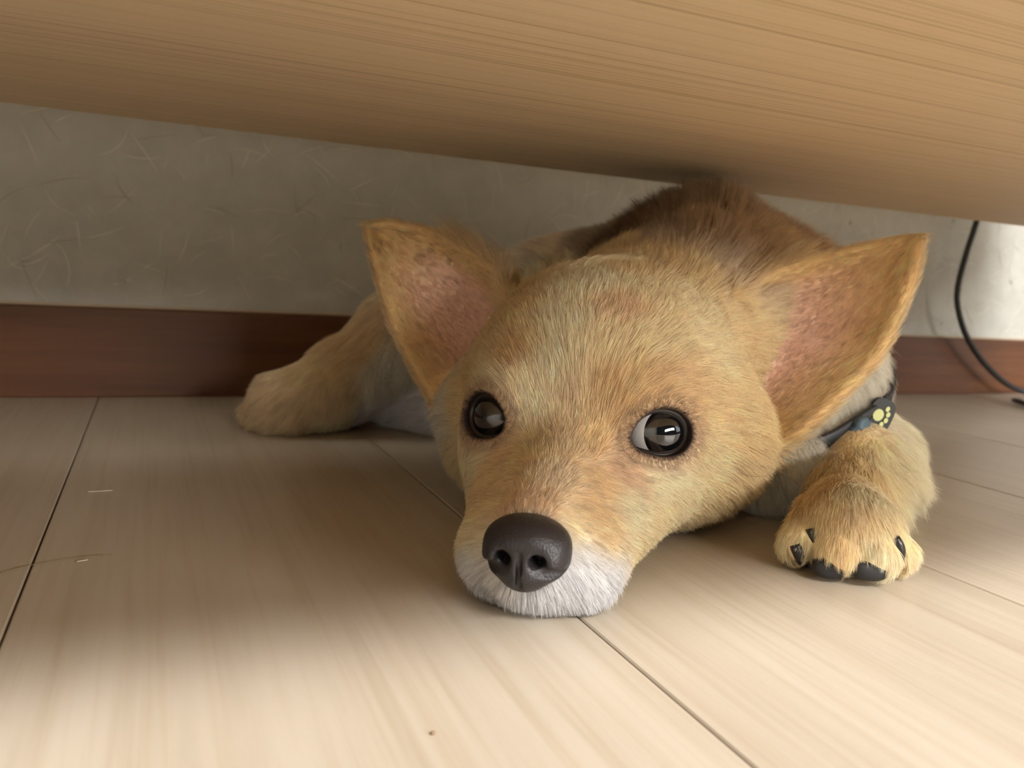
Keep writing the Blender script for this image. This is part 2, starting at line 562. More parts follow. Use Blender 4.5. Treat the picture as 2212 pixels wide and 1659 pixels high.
EARS = [ear([(1590, 640, .365), (1640, 600, .385), (1720, 572, .392), (1850, 540, .386), (1940, 523, .378), (1984, 521, .372)],
            [(1640, 985, .338), (1735, 925, .336), (1820, 845, .343), (1893, 765, .352), (1943, 665, .360), (1974, 580, .367), (1984, 521, .372)],
            0.026, (-0.35, 1, -0.1)),
        ear([(1095, 650, .375), (1075, 590, .392), (1010, 540, .402), (935, 504, .412), (855, 486, .422), (797, 489, .430)],
            [(995, 935, .342), (940, 865, .357), (885, 765, .375), (850, 690, .390), (822, 600, .408), (804, 535, .420), (797, 489, .430)],
            0.028, (0.40, 1, -0.1))]
for Sf, _, _ in EARS:
    pts = Sf.reshape(-1, 3)
    lo, hi = pts.min(0), pts.max(0)
    sl, P = block(lo, hi, 0.009)
    loc = np.full(P.shape[:3], 0.012, np.float32)
    base = np.array([AX[k][sl[k]][0] for k in range(3)])
    R = 5
    off = np.stack(np.meshgrid(*[np.arange(-R, R + 1)] * 3, indexing='ij'), -1).reshape(-1, 3)
    ii = np.round((pts - base) / G_H).astype(int)
    for o in off:
        j = ii + o
        ok = ((j >= 0) & (j < np.array(loc.shape))).all(1)
        dd = np.linalg.norm(base + j[ok] * G_H - pts[ok], axis=1) - EAR_R
        np.minimum.at(loc, tuple(j[ok].T), dd.astype(np.float32))
    SDF[sl] = smin(SDF[sl], loc, 0.007)

# rests on the floor
Zg = AX[2][None, None, :]
SDF = np.maximum(SDF, (0.0012 - Zg).astype(np.float32))


def surface_nets(v, lo, h):
    inside = v < 0
    cs = np.zeros(tuple(np.array(v.shape) - 1), np.uint8)
    cn = [(i, j, k) for i in (0, 1) for j in (0, 1) for k in (0, 1)]
    n = np.array(v.shape) - 1
    for i, j, k in cn:
        cs += inside[i:i + n[0], j:j + n[1], k:k + n[2]]
    cells = np.argwhere((cs > 0) & (cs < 8))
    idx = -np.ones(cs.shape, np.int32)
    idx[tuple(cells.T)] = np.arange(len(cells))
    acc = np.zeros((len(cells), 3)); cnt = np.zeros(len(cells))
    for a in cn:
        for ax in range(3):
            if a[ax] == 0:
                bq = list(a); bq[ax] = 1
                va = v[tuple((cells + a).T)]; vb = v[tuple((cells + bq).T)]
                ok = (va < 0) != (vb < 0)
                t = np.where(ok, va / np.where(ok, va - vb, 1), 0)
                p = np.tile(np.array(a, float), (len(cells), 1)); p[:, ax] = t
                acc[ok] += p[ok]; cnt[ok] += 1
    V = lo + h * (cells + acc / cnt[:, None])
    F = []
    for ax in range(3):
        b1, b2 = (ax + 1) % 3, (ax + 2) % 3
        s0 = [slice(None)] * 3; s1 = [slice(None)] * 3
        s0[ax] = slice(0, -1); s1[ax] = slice(1, None)
        e = np.argwhere(inside[tuple(s0)] != inside[tuple(s1)])
        e = e[(e[:, b1] > 0) & (e[:, b2] > 0) & (e[:, b1] < n[b1]) & (e[:, b2] < n[b2])]
        flip = inside[tuple(e.T)]
        q = []
        for d1, d2 in ((1, 1), (0, 1), (0, 0), (1, 0)):
            c = e.copy(); c[:, b1] -= d1; c[:, b2] -= d2
            q.append(idx[tuple(c.T)])
        q = np.stack(q, 1)
        q[~flip] = q[~flip][:, ::-1]
        F.append(q)
    return V, np.vstack(F)


BV, BF = surface_nets(SDF, G_LO, G_H)
del SDF


def relax(V, F, it=2, lam=0.5):
    a = np.concatenate([F[:, 0], F[:, 1], F[:, 2], F[:, 3]]); b = np.concatenate([F[:, 1], F[:, 2], F[:, 3], F[:, 0]])
    ij = np.concatenate([a, b]); ji = np.concatenate([b, a])
    deg = np.bincount(ij, minlength=len(V))[:, None]
    for _ in range(it):
        s = np.stack([np.bincount(ij, V[ji, k], len(V)) for k in range(3)], 1)
        V = V + lam * (s / deg - V)
    return V


BV = relax(BV, BF, 3, 0.5)
fn = np.cross(BV[BF[:, 2]] - BV[BF[:, 0]], BV[BF[:, 3]] - BV[BF[:, 1]])
farea = np.linalg.norm(fn, axis=1) / 2
fn /= np.linalg.norm(fn, axis=1)[:, None] + 1e-12
vn = np.stack([np.bincount(BF.ravel(), np.repeat(fn[:, k], 4), len(BV)) for k in range(3)], 1)
vn /= np.linalg.norm(vn, axis=1)[:, None] + 1e-12
bvh = BVHTree.FromPolygons(BV.tolist(), BF.tolist())
CAM_D = Vector((0, 0, 0.1))
BASE = np.array([0.06, 0.42, 0.0])         # the dog's base in frame D

dog = bpy.data.objects.new('dog', None)
C.objects.link(dog)
dog.location = toW(BASE)
dog.rotation_euler = (0, 0, -YAW)
tag(dog, 'cream and tan puppy lying with its chin on the floor, ears spread', 'dog')

# ---- coat: guides give colour, lie, length of the hair over the body
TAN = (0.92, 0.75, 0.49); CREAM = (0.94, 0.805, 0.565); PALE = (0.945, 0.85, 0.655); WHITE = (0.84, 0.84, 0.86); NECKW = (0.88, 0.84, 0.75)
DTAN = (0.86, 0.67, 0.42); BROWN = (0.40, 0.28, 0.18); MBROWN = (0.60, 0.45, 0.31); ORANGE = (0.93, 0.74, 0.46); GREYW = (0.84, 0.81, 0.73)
GP = [  # px, py, flow dx, dy, length mm, lift, colour  (read off the photograph)
    (1150, 1088, .3, -1, 3, .25, (0.81, 0.65, 0.48)), (1190, 1030, .35, -1, 4, .25, (0.89, 0.77, 0.60)), (1215, 950, .2, -1, 5, .25, (0.88, 0.74, 0.56)),
    (1240, 870, .05, -1, 6, .25, (0.88, 0.74, 0.54)), (1195, 800, -.12, -1, 6, .25, PALE), (1225, 700, 0, -1, 7, .25, PALE),
    (1280, 620, .05, -1, 8, .35, PALE), (1300, 580, .1, -1, 10, .55, CREAM), (1150, 880, -.25, -1, 5, .25, PALE), (1170, 960, .0, -1, 5, .25, CREAM),
    (1110, 780, -.35, -1, 6, .25, DTAN), (1060, 825, -.6, -.7, 6, .3, PALE), (1040, 700, -.5, -1, 7, .3, TAN), (1100, 680, -.35, -1, 7, .3, TAN),
    (1150, 620, -.3, -1, 8, .3, CREAM), (1200, 590, -.15, -1, 10, .55, TAN), (1360, 590, .3, -1, 10, .55, TAN), (1400, 620, .5, -1, 8, .3, CREAM), (1500, 660, .9, -.5, 9, .3, CREAM),
    (1600, 700, 1, -.1, 10, .3, TAN), (1330, 680, .4, -1, 7, .25, (0.88, 0.70, 0.49)), (1330, 760, .4, -1, 6, .25, CREAM), (1420, 740, .8, -.7, 7, .25, CREAM),
    (1320, 860, .3, -1, 6, .25, DTAN), (1360, 850, .5, -.9, 6, .3, TAN), (1400, 845, .7, -.7, 6, .3, DTAN), (1480, 840, 1, -.3, 6, .3, DTAN), (1550, 870, 1, .1, 7, .25, TAN), (1540, 760, 1, -.2, 8, .25, CREAM),
    (1600, 900, 1, .3, 9, .25, TAN), (1640, 820, 1, .1, 10, .25, TAN), (1640, 920, .9, .5, 11, .3, ORANGE), (1660, 980, .7, .8, 12, .3, ORANGE),
    (1280, 960, .3, -.6, 4, .2, TAN), (1330, 1000, .9, .3, 4, .2, (0.81, 0.62, 0.45)), (1430, 1030, 1, .25, 5, .2, PALE), (1530, 1000, 1, .3, 7, .25, CREAM), (1570, 1080, .8, .6, 9, .3, TAN), (1600, 1020, .8, .6, 11, .3, TAN),
    (1290, 1040, .7, .3, 4, .2, DTAN), (1280, 1110, .8, .4, 4, .2, DTAN), (1300, 1160, .8, .5, 4, .2, TAN), (1350, 1100, .9, .35, 5, .2, PALE), (1430, 1110, .9, .4, 7, .2, CREAM),
    (1480, 1140, .9, .4, 8, .25, DTAN), (1530, 1170, .8, .5, 9, .3, TAN), (1430, 1180, .8, .5, 8, .25, CREAM), (1370, 1190, .8, .5, 6, .2, CREAM), (1370, 1250, .7, .7, 6, .25, CREAM), (1470, 1195, .7, .5, 9, .3, CREAM),
    (1250, 1140, .8, .4, 3, .2, CREAM), (1260, 1190, .8, .5, 4, .2, WHITE), (1310, 1230, .8, .6, 5, .2, WHITE), (1240, 1260, .5, .9, 5, .25, WHITE), (1290, 1290, .5, .9, 6, .3, WHITE),
    (1180, 1300, .15, 1, 6, .35, WHITE), (1110, 1310, -.15, 1, 6, .35, WHITE), (1045, 1275, -.5, 1, 6, .3, WHITE), (1015, 1210, -.9, .5, 5, .25, WHITE), (1020, 1150, -1, .4, 5, .25, CREAM),
    (1040, 1100, -.8, .2, 4, .25, TAN), (1075, 1050, -.6, .1, 4, .25, DTAN), (1110, 1010, -.5, -.2, 4, .2, TAN), (1080, 990, -.7, .1, 4, .2, DTAN), (1040, 990, -1, .4, 5, .25, PALE), (1010, 1010, -1, .5, 6, .3, CREAM),
    (1000, 860, -.9, -.2, 6, .25, TAN), (1000, 780, -.8, -.4, 7, .25, TAN),
    # neck and back
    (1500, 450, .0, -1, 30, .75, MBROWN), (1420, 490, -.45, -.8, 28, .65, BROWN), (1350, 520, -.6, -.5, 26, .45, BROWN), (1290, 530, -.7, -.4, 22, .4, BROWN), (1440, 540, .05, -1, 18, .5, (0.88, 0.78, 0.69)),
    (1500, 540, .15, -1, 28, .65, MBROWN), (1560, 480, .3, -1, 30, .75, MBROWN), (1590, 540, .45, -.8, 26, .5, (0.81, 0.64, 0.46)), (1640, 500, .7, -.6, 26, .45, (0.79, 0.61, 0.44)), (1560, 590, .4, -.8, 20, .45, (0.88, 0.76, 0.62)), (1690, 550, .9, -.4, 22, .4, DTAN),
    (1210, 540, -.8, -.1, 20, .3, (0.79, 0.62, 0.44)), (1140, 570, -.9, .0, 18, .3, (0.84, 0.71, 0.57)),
    # white side of the neck and chest
    (1860, 830, .25, 1, 16, .3, NECKW), (1800, 900, .25, 1, 16, .3, NECKW), (1740, 960, .25, 1, 16, .3, NECKW), (1690, 1030, .3, 1, 14, .3, NECKW), (1640, 1090, .3, 1, 12, .25, GREYW), (1700, 1100, .3, 1, 10, .25, NECKW),
    # front leg
    (1880, 960, .1, 1, 12, .25, CREAM), (1930, 970, .6, .7, 14, .35, PALE), (1810, 1000, -.1, 1, 11, .25, TAN), (1770, 1060, -.2, 1, 9, .25, DTAN), (1860, 1060, .1, 1, 9, .25, PALE), (1940, 1050, 1, .5, 18, .45, PALE),
    (1800, 1120, -.1, 1, 6, .25, TAN), (1870, 1120, .1, 1, 6, .25, (0.88, 0.73, 0.52)), (1920, 1150, .3, 1, 6, .25, CREAM), (1740, 1170, -.2, 1, 5, .25, CREAM), (1820, 1190, 0, 1, 5, .25, TAN), (1900, 1190, .1, 1, 5, .25, PALE),
    # hind legs
    (640, 880, -.5, .7, 8, .3, (0.87, 0.74, 0.55)), (590, 890, -.8, .5, 8, .35, (0.86, 0.72, 0.52)), (700, 860, -.3, .8, 8, .3, (0.87, 0.74, 0.57)), (690, 920, -.2, 1, 6, .3, PALE), (700, 800, -.7, .5, 9, .3, TAN), (780, 740, -.6, .6, 12, .3, DTAN),
    (840, 790, -.2, 1, 12, .25, GREYW), (880, 880, -.9, .2, 8, .25, WHITE), (960, 910, -.9, .1, 8, .25, GREYW), (830, 890, -.9, .3, 7, .25, WHITE),
]
gpos, gdir, gnor, glen, glift, gcol = [], [], [], [], [], []


def add_guide(p, n, d, L, lift, col):
    d = d - n * (d @ n)
    d = d / (np.linalg.norm(d) + 1e-9)
    gpos.append(p); gdir.append(d); gnor.append(n); glen.append(L); glift.append(lift); gcol.append(col)


for px, py, dx, dy, L, lift, col in GP:
    dr = Vector(toD(ray_w(px, py))).normalized()
    hit, n, fi, dist = bvh.ray_cast(CAM_D, dr)
    if hit is None:
        continue
    hit = np.array(hit); n = fn[fi]
    d2 = toD(ray_w(px + dx * 20, py + dy * 20)); d2 = d2 / np.linalg.norm(d2)
    den = d2 @ n
    if abs(den) > 0.12:
        q = np.array(CAM_D) + d2 * (((hit - np.array(CAM_D)) @ n) / den)
    else:
        q = np.array(CAM_D) + d2 * dist
    add_guide(hit, n, q - hit, L * 0.001, lift, col)
# sides turned away from the photograph
for p, d, L, lift, col in [(HD(-0.085, 0, 0.107), (0.1, 1, 0.1), 12, .75, TAN), (HD(-0.085, 0.025, 0.103), (0.2, 1, 0.1), 12, .7, TAN), (HD(-0.085, -0.025, 0.103), (0, 1, 0.1), 12, .7, TAN), (HD(-0.115, 0, 0.09), (0.1, 0.5, 1), 18, .7, TAN), (HD(-0.10, 0.05, 0.05), (0.3, 1, -0.2), 18, .35, TAN), (HD(-0.10, -0.05, 0.05), (0.1, 1, -0.2), 18, .35, TAN),
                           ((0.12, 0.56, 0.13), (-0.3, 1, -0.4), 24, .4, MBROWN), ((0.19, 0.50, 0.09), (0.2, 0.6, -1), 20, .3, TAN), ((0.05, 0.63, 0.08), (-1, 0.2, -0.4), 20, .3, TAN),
                           ((-0.03, 0.61, 0.06), (-1, 0, -0.4), 16, .3, TAN), ((0.04, 0.50, 0.03), (-0.2, -0.2, -1), 12, .25, GREYW), ((0.20, 0.40, 0.02), (0.6, 0.3, -1), 12, .3, PALE),
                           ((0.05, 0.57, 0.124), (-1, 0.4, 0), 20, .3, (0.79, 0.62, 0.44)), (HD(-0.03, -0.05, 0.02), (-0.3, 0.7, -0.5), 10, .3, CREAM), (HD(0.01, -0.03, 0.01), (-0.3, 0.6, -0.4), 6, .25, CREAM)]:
    hit, n, fi, dist = bvh.find_nearest(Vector(p))
    add_guide(np.array(hit), fn[fi], np.array(d, float), L * 0.001, lift, col)
gpos, gdir, gnor, glen, glift, gcol = map(np.array, (gpos, gdir, gnor, glen, glift, gcol))

ear_kd = []
for Sf, U, Vv in EARS:
    P = Sf.reshape(-1, 3)
    kd = KDTree(len(P))
    for i, p in enumerate(P):
        kd.insert(p, i)
    kd.balance()
    du = np.gradient(Sf, axis=0).reshape(-1, 3); dv = np.gradient(Sf, axis=1).reshape(-1, 3)
    nn = np.cross(du, dv); nn /= np.linalg.norm(nn, axis=1)[:, None] + 1e-12
    du /= np.linalg.norm(du, axis=1)[:, None] + 1e-12
    dv /= np.linalg.norm(dv, axis=1)[:, None] + 1e-12
    if nn[len(nn) // 2, 1] > 0:
        nn = -nn
    ear_kd.append((kd, P, U.ravel(), Vv.ravel(), nn, du, dv))


def vnoise(p, scale, seed):
    g = np.random.default_rng(seed)
    out = 0
    for k in range(5):
        d = g.normal(size=3); d /= np.linalg.norm(d)
        d2 = g.normal(size=3); d2 /= np.linalg.norm(d2)
        out = out + np.sin(p @ d * scale * (0.7 + 0.3 * k) + 3 * np.sin(p @ d2 * scale * 0.6 + k) + g.uniform(0, 6))
    return out / 5


def coat(P, N, ears_too=True):
    """colour, tangent flow, length, lift, density for surface points P with normals N"""
    M = len(P)
    col = np.zeros((M, 3)); flow = np.zeros((M, 3)); ln = np.zeros(M); lift = np.zeros(M)
    for a in range(0, M, 20000):
        s = slice(a, a + 20000)
        d2 = ((P[s, None] - gpos[None]) ** 2).sum(-1)
        nw = np.clip(0.35 + 0.65 * (N[s] @ gnor.T), 0.02, 1)
        wt = nw / (d2 + 0.0035 ** 2) ** 2.6
        wt /= wt.sum(1)[:, None]
        wc = nw / (d2 + 0.0065 ** 2) ** 2.6
        col[s] = (wc / wc.sum(1)[:, None]) @ gcol; flow[s] = wt @ gdir; ln[s] = wt @ glen; lift[s] = wt @ glift
    dens = np.ones(M)
    rim = np.ones(M)
    if ears_too:
        for kd, EP, U, Vv, nn, du, dv in ear_kd:
            lo, hi = EP.min(0) - 0.006, EP.max(0) + 0.006
            near = np.nonzero(((P > lo) & (P < hi)).all(1))[0]
            for i in near:
                co, j, dist = kd.find(P[i])
                if dist > 0.0055:
                    continue
                wgt = float(smoothstep(0.0055, 0.0036, dist))
                u, v = U[j], Vv[j]
                front = N[i] @ nn[j]
                if front > 0:
                    pk = smoothstep(0.95, 0.40, abs(v - 0.05)) * smoothstep(0.92, 0.40, u)
                    c = np.array(ORANGE) * (1 - pk) + np.array((0.86, 0.65, 0.55)) * pk
                    L = 0.0045 * (1 - pk) + 0.0030 * pk
                    dn = 1 - 0.35 * pk
                    fl = du[j] + 0.25 * dv[j] * v
                    lf = 0.16
                else:
                    c = np.array(TAN) * 0.92; L = 0.007; dn = 0.8; fl = du[j]; lf = 0.3
                if u < 0.5 and v < -0.5 and front < 0.5:
                    L = 0.017; lf = 0.55; c = c * 0.8
                wgt2 = wgt * float(smoothstep(0.0, 0.12, u))
                col[i] = col[i] * (1 - wgt2) + c * wgt2
                ln[i] = ln[i] * (1 - wgt2) + L * wgt2
                lift[i] = lift[i] * (1 - wgt2) + lf * wgt2
                flow[i] = flow[i] * (1 - wgt2) + fl * wgt2
                dens[i] *= 1 - wgt2 * (1 - dn)
    # dark rims of the eyes
    for e in EYES:
        d = P - e['c']
        da = d @ e['axis']
        q = lidq(e, d @ e['u'], d @ e['v'])
        on = (da > 0)
        t = np.where(on, smoothstep(1.02, 1.24, q), 1)
        rim = np.minimum(rim, t)
        br = np.where(on, 0.85 * smoothstep(1.9, 1.15, q), 0)[:, None]
        col = col * (1 - br) + np.array((0.40, 0.28, 0.19)) * br
        ln = ln * np.where(on, 0.16 + 0.84 * smoothstep(1.15, 2.0, q), 1)
        dens = dens * np.where(on & (q < 1.06), 0, 1)
        # hair near the lids turns away from the opening
        away = (d - e['axis'] * da[:, None])
        away /= np.linalg.norm(away, axis=1)[:, None] + 1e-9
        k = np.where(on, smoothstep(1.7, 1.1, q), 0)[:, None]
        flow = flow * (1 - 0.8 * k) + away * 0.8 * k
    return col, flow, ln, lift, dens, rim[:, None]


# ---- body
bd_m, nt, b = mat('coat_skin')
at_n = nd(nt, 'ShaderNodeAttribute', attribute_name='coat_colour')
nt.links.new(at_n.outputs['Color'], b.inputs['Base Color'])
b.inputs['Roughness'].default_value = 0.8
b.inputs['Specular IOR Level'].default_value = 0.15
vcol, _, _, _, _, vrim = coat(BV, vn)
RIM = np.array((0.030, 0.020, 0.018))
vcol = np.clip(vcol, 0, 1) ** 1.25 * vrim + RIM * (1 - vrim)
NC = HD(0.0655, 0.0005, 0.0230)
nr_ = np.sqrt((((BV - NC) @ HB.T / np.array([0.014, 0.0128, 0.0115])) ** 2).sum(1))
vcol = np.where((nr_ < 1.0)[:, None], np.array((0.03, 0.025, 0.027)), vcol)
body = mesh_obj('body', BV, BF.tolist(), bd_m, dog, True, BASE)
ca_ = body.data.attributes.new('coat_colour', 'FLOAT_COLOR', 'POINT')
ca_.data.foreach_set('color', np.hstack([vcol, np.ones((len(vcol), 1))]).astype(np.float32).ravel())

# ---- eyes
sc_m = plain('eye_white', (0.72, 0.70, 0.70), 0.15, 0.5, 1.0)
pu_m = plain('pupil_black', (0.004, 0.004, 0.005), 0.05, 0.5, 1.0)
ir_m, nt, b = mat('iris_brown')
tc = nd(nt, 'ShaderNodeTexCoord')
n1 = nd(nt, 'ShaderNodeTexNoise', i_Scale=900.0, i_Detail=3.0)
nt.links.new(tc.outputs['Object'], n1.inputs['Vector'])
r1 = ramp(nt, [(0.3, (0.014, 0.010, 0.008)), (0.7, (0.036, 0.028, 0.022))])
nt.links.new(n1.outputs[0], r1.inputs[0]); nt.links.new(r1.outputs[0], b.inputs['Base Color'])
b.inputs['Roughness'].default_value = 0.2
b.inputs['Coat Weight'].default_value = 1.0; b.inputs['Coat Roughness'].default_value = 0.02
lb_m = plain('iris_rim', (0.008, 0.006, 0.006), 0.2, 0.5, 1.0)
lid_m = plain('eyelid_skin', (0.022, 0.016, 0.015), 0.35, 0.5)
for e in EYES:
    gaze = e['axis'] + (e['u'] * 0.10 if e['s'] > 0 else e['u'] * 0.0)
    # the iris looks a little outwards in the nearer eye, leaving white in the inner corner
    outw = HL * e['s']
    gaze = e['axis'] + outw * (0.27 if e['s'] > 0 else 0.10) - HZ * 0.02
    gaze /= np.linalg.norm(gaze)
    g1 = np.cross(gaze, HZ); g1 /= np.linalg.norm(g1); g2 = np.cross(g1, gaze)
    nr, ns = 28, 40
    V, F, MI = [e['c'] + gaze * (ER + 0.0009)], [], []
    thet = np.linspace(0, math.pi, nr)
    thet = np.r_[0, np.linspace(0.10, 1.1, 21), np.linspace(1.2, math.pi, 9)]
    for th in thet[1:-1]:
        rr = ER + 0.0009 * float(smoothstep(0.85, 0.2, th))
        for k in range(ns):
            a = 2 * math.pi * k / ns
            V.append(e['c'] + rr * (math.cos(th) * gaze + math.sin(th) * (math.cos(a) * g1 + math.sin(a) * g2)))
    V.append(e['c'] - gaze * ER)
    mi = lambda th: 2 if th < 0.46 else 1 if th < 0.70 else 3 if th < 0.80 else 0
    for k in range(ns):
        F.append((0, 1 + k, 1 + (k + 1) % ns)); MI.append(2)
    for r_ in range(len(thet) - 3):
        for k in range(ns):
            k2 = (k + 1) % ns
            F.append((1 + r_ * ns + k, 1 + (r_ + 1) * ns + k, 1 + (r_ + 1) * ns + k2, 1 + r_ * ns + k2))
            MI.append(mi(thet[r_ + 2]))
    last = len(V) - 1
    for k in range(ns):
        F.append((last - ns + k, last, last - ns + (k + 1) % ns)); MI.append(0)
    o = mesh_obj('eye', V, F, sc_m, dog, True, BASE)
    for mm in (ir_m, pu_m, lb_m):
        o.data.materials.append(mm)
    o.data.polygons.foreach_set('material_index', MI)
    o['label'] = 'glossy dark brown eye'
    # lid rim: an almond ring lying on the ball
    th = np.linspace(0, 2 * math.pi, 61)[:-1]
    ring = []
    for a in th:
        du_, dv_ = AW * math.cos(a), AH * math.sin(a)
        kq = 0.965 / float(lidq(e, np.float64(du_), np.float64(dv_)))
        du_ *= kq; dv_ *= kq
        dd = math.sqrt(max((ER + 0.0004) ** 2 - du_ ** 2 - dv_ ** 2, 1e-6))
        ring.append(e['c'] + du_ * e['u'] + dv_ * e['v'] + dd * e['axis'])
    ring = np.array(ring)
    V, F = [], []
    ctr = ring.mean(0)
    for i in range(60):
        t = ring[(i + 1) % 60] - ring[i - 1]; t /= np.linalg.norm(t)
        o1 = ring[i] - ctr; o1 -= t * (o1 @ t); o1 /= np.linalg.norm(o1); o2 = np.cross(t, o1)
        rw = 0.00105 + 0.0003 * abs(math.cos(th[i])) ** 6
        for k in range(8):
            a = 2 * math.pi * k / 8
            V.append(ring[i] + o1 * (0.0003 + 1.25 * rw * math.cos(a)) + o2 * rw * math.sin(a))
    for i in range(60):
        for k in range(8):
            j, k2 = (i + 1) % 60, (k + 1) % 8
            F.append((i * 8 + k, j * 8 + k, j * 8 + k2, i * 8 + k2))
    mesh_obj('eyelid', V, F, lid_m, dog, True, BASE)['label'] = 'dark eyelid rim'

# ---- nose
NC = HD(0.0655, 0.0005, 0.0230)
h = 0.0004
nlo = np.array([-0.016, -0.018, -0.016]); nn_ = np.array([80, 90, 80])
gx = [nlo[i] + h * np.arange(nn_[i]) for i in range(3)]
Pn = np.stack(np.meshgrid(*gx, indexing='ij'), -1)     # head axes f, l, z about NC


def e_(c, r):
    d = Pn - np.array(c); r = np.array(r)
    k0 = np.sqrt(((d / r) ** 2).sum(-1)); k1 = np.sqrt(((d / r ** 2) ** 2).sum(-1)) + 1e-9
    return k0 * (k0 - 1) / k1


def c_(a, b, ra, rb):
    a, b = np.array(a), np.array(b)
    d = Pn - a; ab = b - a
    t = np.clip((d @ ab) / (ab @ ab), 0, 1)
    return np.sqrt(((d - t[..., None] * ab) ** 2).sum(-1)) - (ra + (rb - ra) * t)


ns_ = e_((-0.001, 0, 0.0032), (0.0105, 0.0122, 0.0070))
ns_ = smin(ns_, e_((0.0005, 0, -0.0042), (0.0085, 0.0084, 0.0074)), 0.004)
for s in (-1, 1):
    ns_ = smin(ns_, e_((-0.0005, 0.0072 * s, -0.0010), (0.0085, 0.0056, 0.0062)), 0.003)
for s in (-1, 1):
    hole = c_((0.0115, 0.0050 * s, 0.0008), (0.0105, 0.0056 * s, -0.0026), 0.0026, 0.0031)
    hole = smin(hole, c_((0.0088, 0.0064 * s, -0.0034), (0.0012, 0.0126 * s, -0.0046), 0.0022, 0.0015), 0.0015)
    hole = smin(hole, c_((0.0105, 0.0052 * s, -0.0010), (0.0035, 0.0046 * s, 0.0002), 0.0029, 0.0018), 0.001)
    ns_ = smax(ns_, -hole, 0.0010)
ns_ = smax(ns_, -c_((0.0094, 0, 0.0016), (0.0060, 0, -0.012), 0.0007, 0.0011), 0.0009)
NV, NF = surface_nets(ns_, nlo, h)
NV = relax(NV, NF, 2, 0.5)
NVd = NC + NV @ HB
no_m, nt, b = mat('nose_leather')
tc = nd(nt, 'ShaderNodeTexCoord')
vo = nd(nt, 'ShaderNodeTexVoronoi', i_Scale=1500.0)
nt.links.new(tc.outputs['Object'], vo.inputs['Vector'])
bp = nd(nt, 'ShaderNodeBump', i_Strength=0.35, i_Distance=0.0003)
nt.links.new(vo.outputs['Distance'], bp.inputs['Height']); nt.links.new(bp.outputs[0], b.inputs['Normal'])
b.inputs['Base Color'].default_value = (0.020, 0.0165, 0.019, 1)
b.inputs['Roughness'].default_value = 0.42
nose = mesh_obj('nose', NVd, NF.tolist(), no_m, dog, True, BASE)
nose['label'] = 'dark charcoal leathery nose'

# ---- claws and toe pads of the front paw
def seen(px, py, y=0.4):
    hit = bvh.ray_cast(CAM_D, Vector(toD(ray_w(px, py))).normalized())[0]
    return at(px, py, y) if hit is None else np.array(hit)


BARE = []
cl_m = plain('claw_black', (0.016, 0.013, 0.013), 0.3)
pd_m = plain('pad_black', (0.014, 0.013, 0.014), 0.6)
for px, py, px2, py2, y in ((1750, 1140, 1764, 1206, 0.2835), (1716, 1176, 1726, 1218, 0.2885), (1930, 1160, 1944, 1214, 0.2835)):
    a = seen(px, py, y) - np.array([0, 0.0004, 0]); bq = seen(px2, py2, y - 0.0035) - np.array([0, 0.0012, 0])
    BARE += [(a + (bq - a) * t, 0.0028) for t in (0, 0.33, 0.67, 1)]
    mid = (a + bq) / 2 + np.array([0, -0.001, 0.0008])
    V, F = tube(spline([a, mid, bq], 10), np.array([1.9, 2.1, 2.2, 2.15, 2.05, 1.9, 1.65, 1.35, 0.95, 0.4]) * 0.001, 8)
    mesh_obj('claw', V, F, cl_m, dog, True, BASE)['label'] = 'black claw'
for px, py, y, rx, rz in ((1795, 1228, 0.2790, 0.0062, 0.0040), (1882, 1234, 0.2775, 0.0064, 0.0038), (1722, 1218, 0.2895, 0.0045, 0.0030)):
    c0 = seen(px, py, y) + np.array([0, 0.0012, 0])
    BARE.append((c0, rx * 1.05))
    bm = bmesh.new()
    bmesh.ops.create_icosphere(bm, subdivisions=3, radius=1.0)
    V = np.array([v.co[:] for v in bm.verts]); F = [[v.index for v in f.verts] for f in bm.faces]
    bm.free()
    V = np.sign(V) * np.abs(V) ** 0.85
    V = c0 + V * np.array([rx, 0.0035, rz])
    V[:, 2] = np.maximum(V[:, 2], 0.0008)
    mesh_obj('toe_pad', V, F, pd_m, dog, True, BASE)['label'] = 'black toe pad'

# ---- collar: a band that follows the neck, with a buckle and a paw print badge
cen = np.array([0.108, 0.432, 0.064])
p_em = seen(1856, 884); p_bu = seen(1815, 922)
t0 = p_em - cen
e1 = t0 / np.linalg.norm(t0)
axis = np.cross(e1, p_bu - cen); axis /= np.linalg.norm(axis)
if axis[1] < 0:
    axis = -axis
e2 = np.cross(axis, e1)

NB = 96
rad = []
for i in range(NB):
    a = 2 * math.pi * i / NB
    d = e1 * math.cos(a) + e2 * math.sin(a)
    hit, n, fi, dist = bvh.ray_cast(Vector(cen), Vector(d))
    rad.append(dist if hit is not None else 0.07)
rad = np.minimum(np.array(rad), 0.085)
for _ in range(10):
    rad = 0.5 * rad + 0.25 * (np.roll(rad, 1) + np.roll(rad, -1))
ang = 2 * np.pi * np.arange(NB) / NB
rad = rad + 0.003 + 0.0035 * smoothstep(0.75, 0.95, np.cos(ang))
ang = 2 * np.pi * np.arange(NB) / NB
loop = cen + rad[:, None] * (np.cos(ang)[:, None] * e1 + np.sin(ang)[:, None] * e2)
loop[:, 2] = np.maximum(loop[:, 2], 0.004)
col_root = bpy.data.objects.new('dog_collar', None)
C.objects.link(col_root)
col_root.location = toW(np.array([cen[0], cen[1], 0.002]))
col_root.rotation_euler = (0, 0, -YAW)
CB = np.array([cen[0], cen[1], 0.002])
tag(col_root, "black collar with a yellow-green paw print around the puppy's neck", 'collar')
bk_m = plain('collar_black', (0.012, 0.014, 0.018), 0.5)
V, F = [], []
out = loop - cen; out -= axis * (out @ axis)[:, None]; out /= np.linalg.norm(out, axis=1)[:, None]
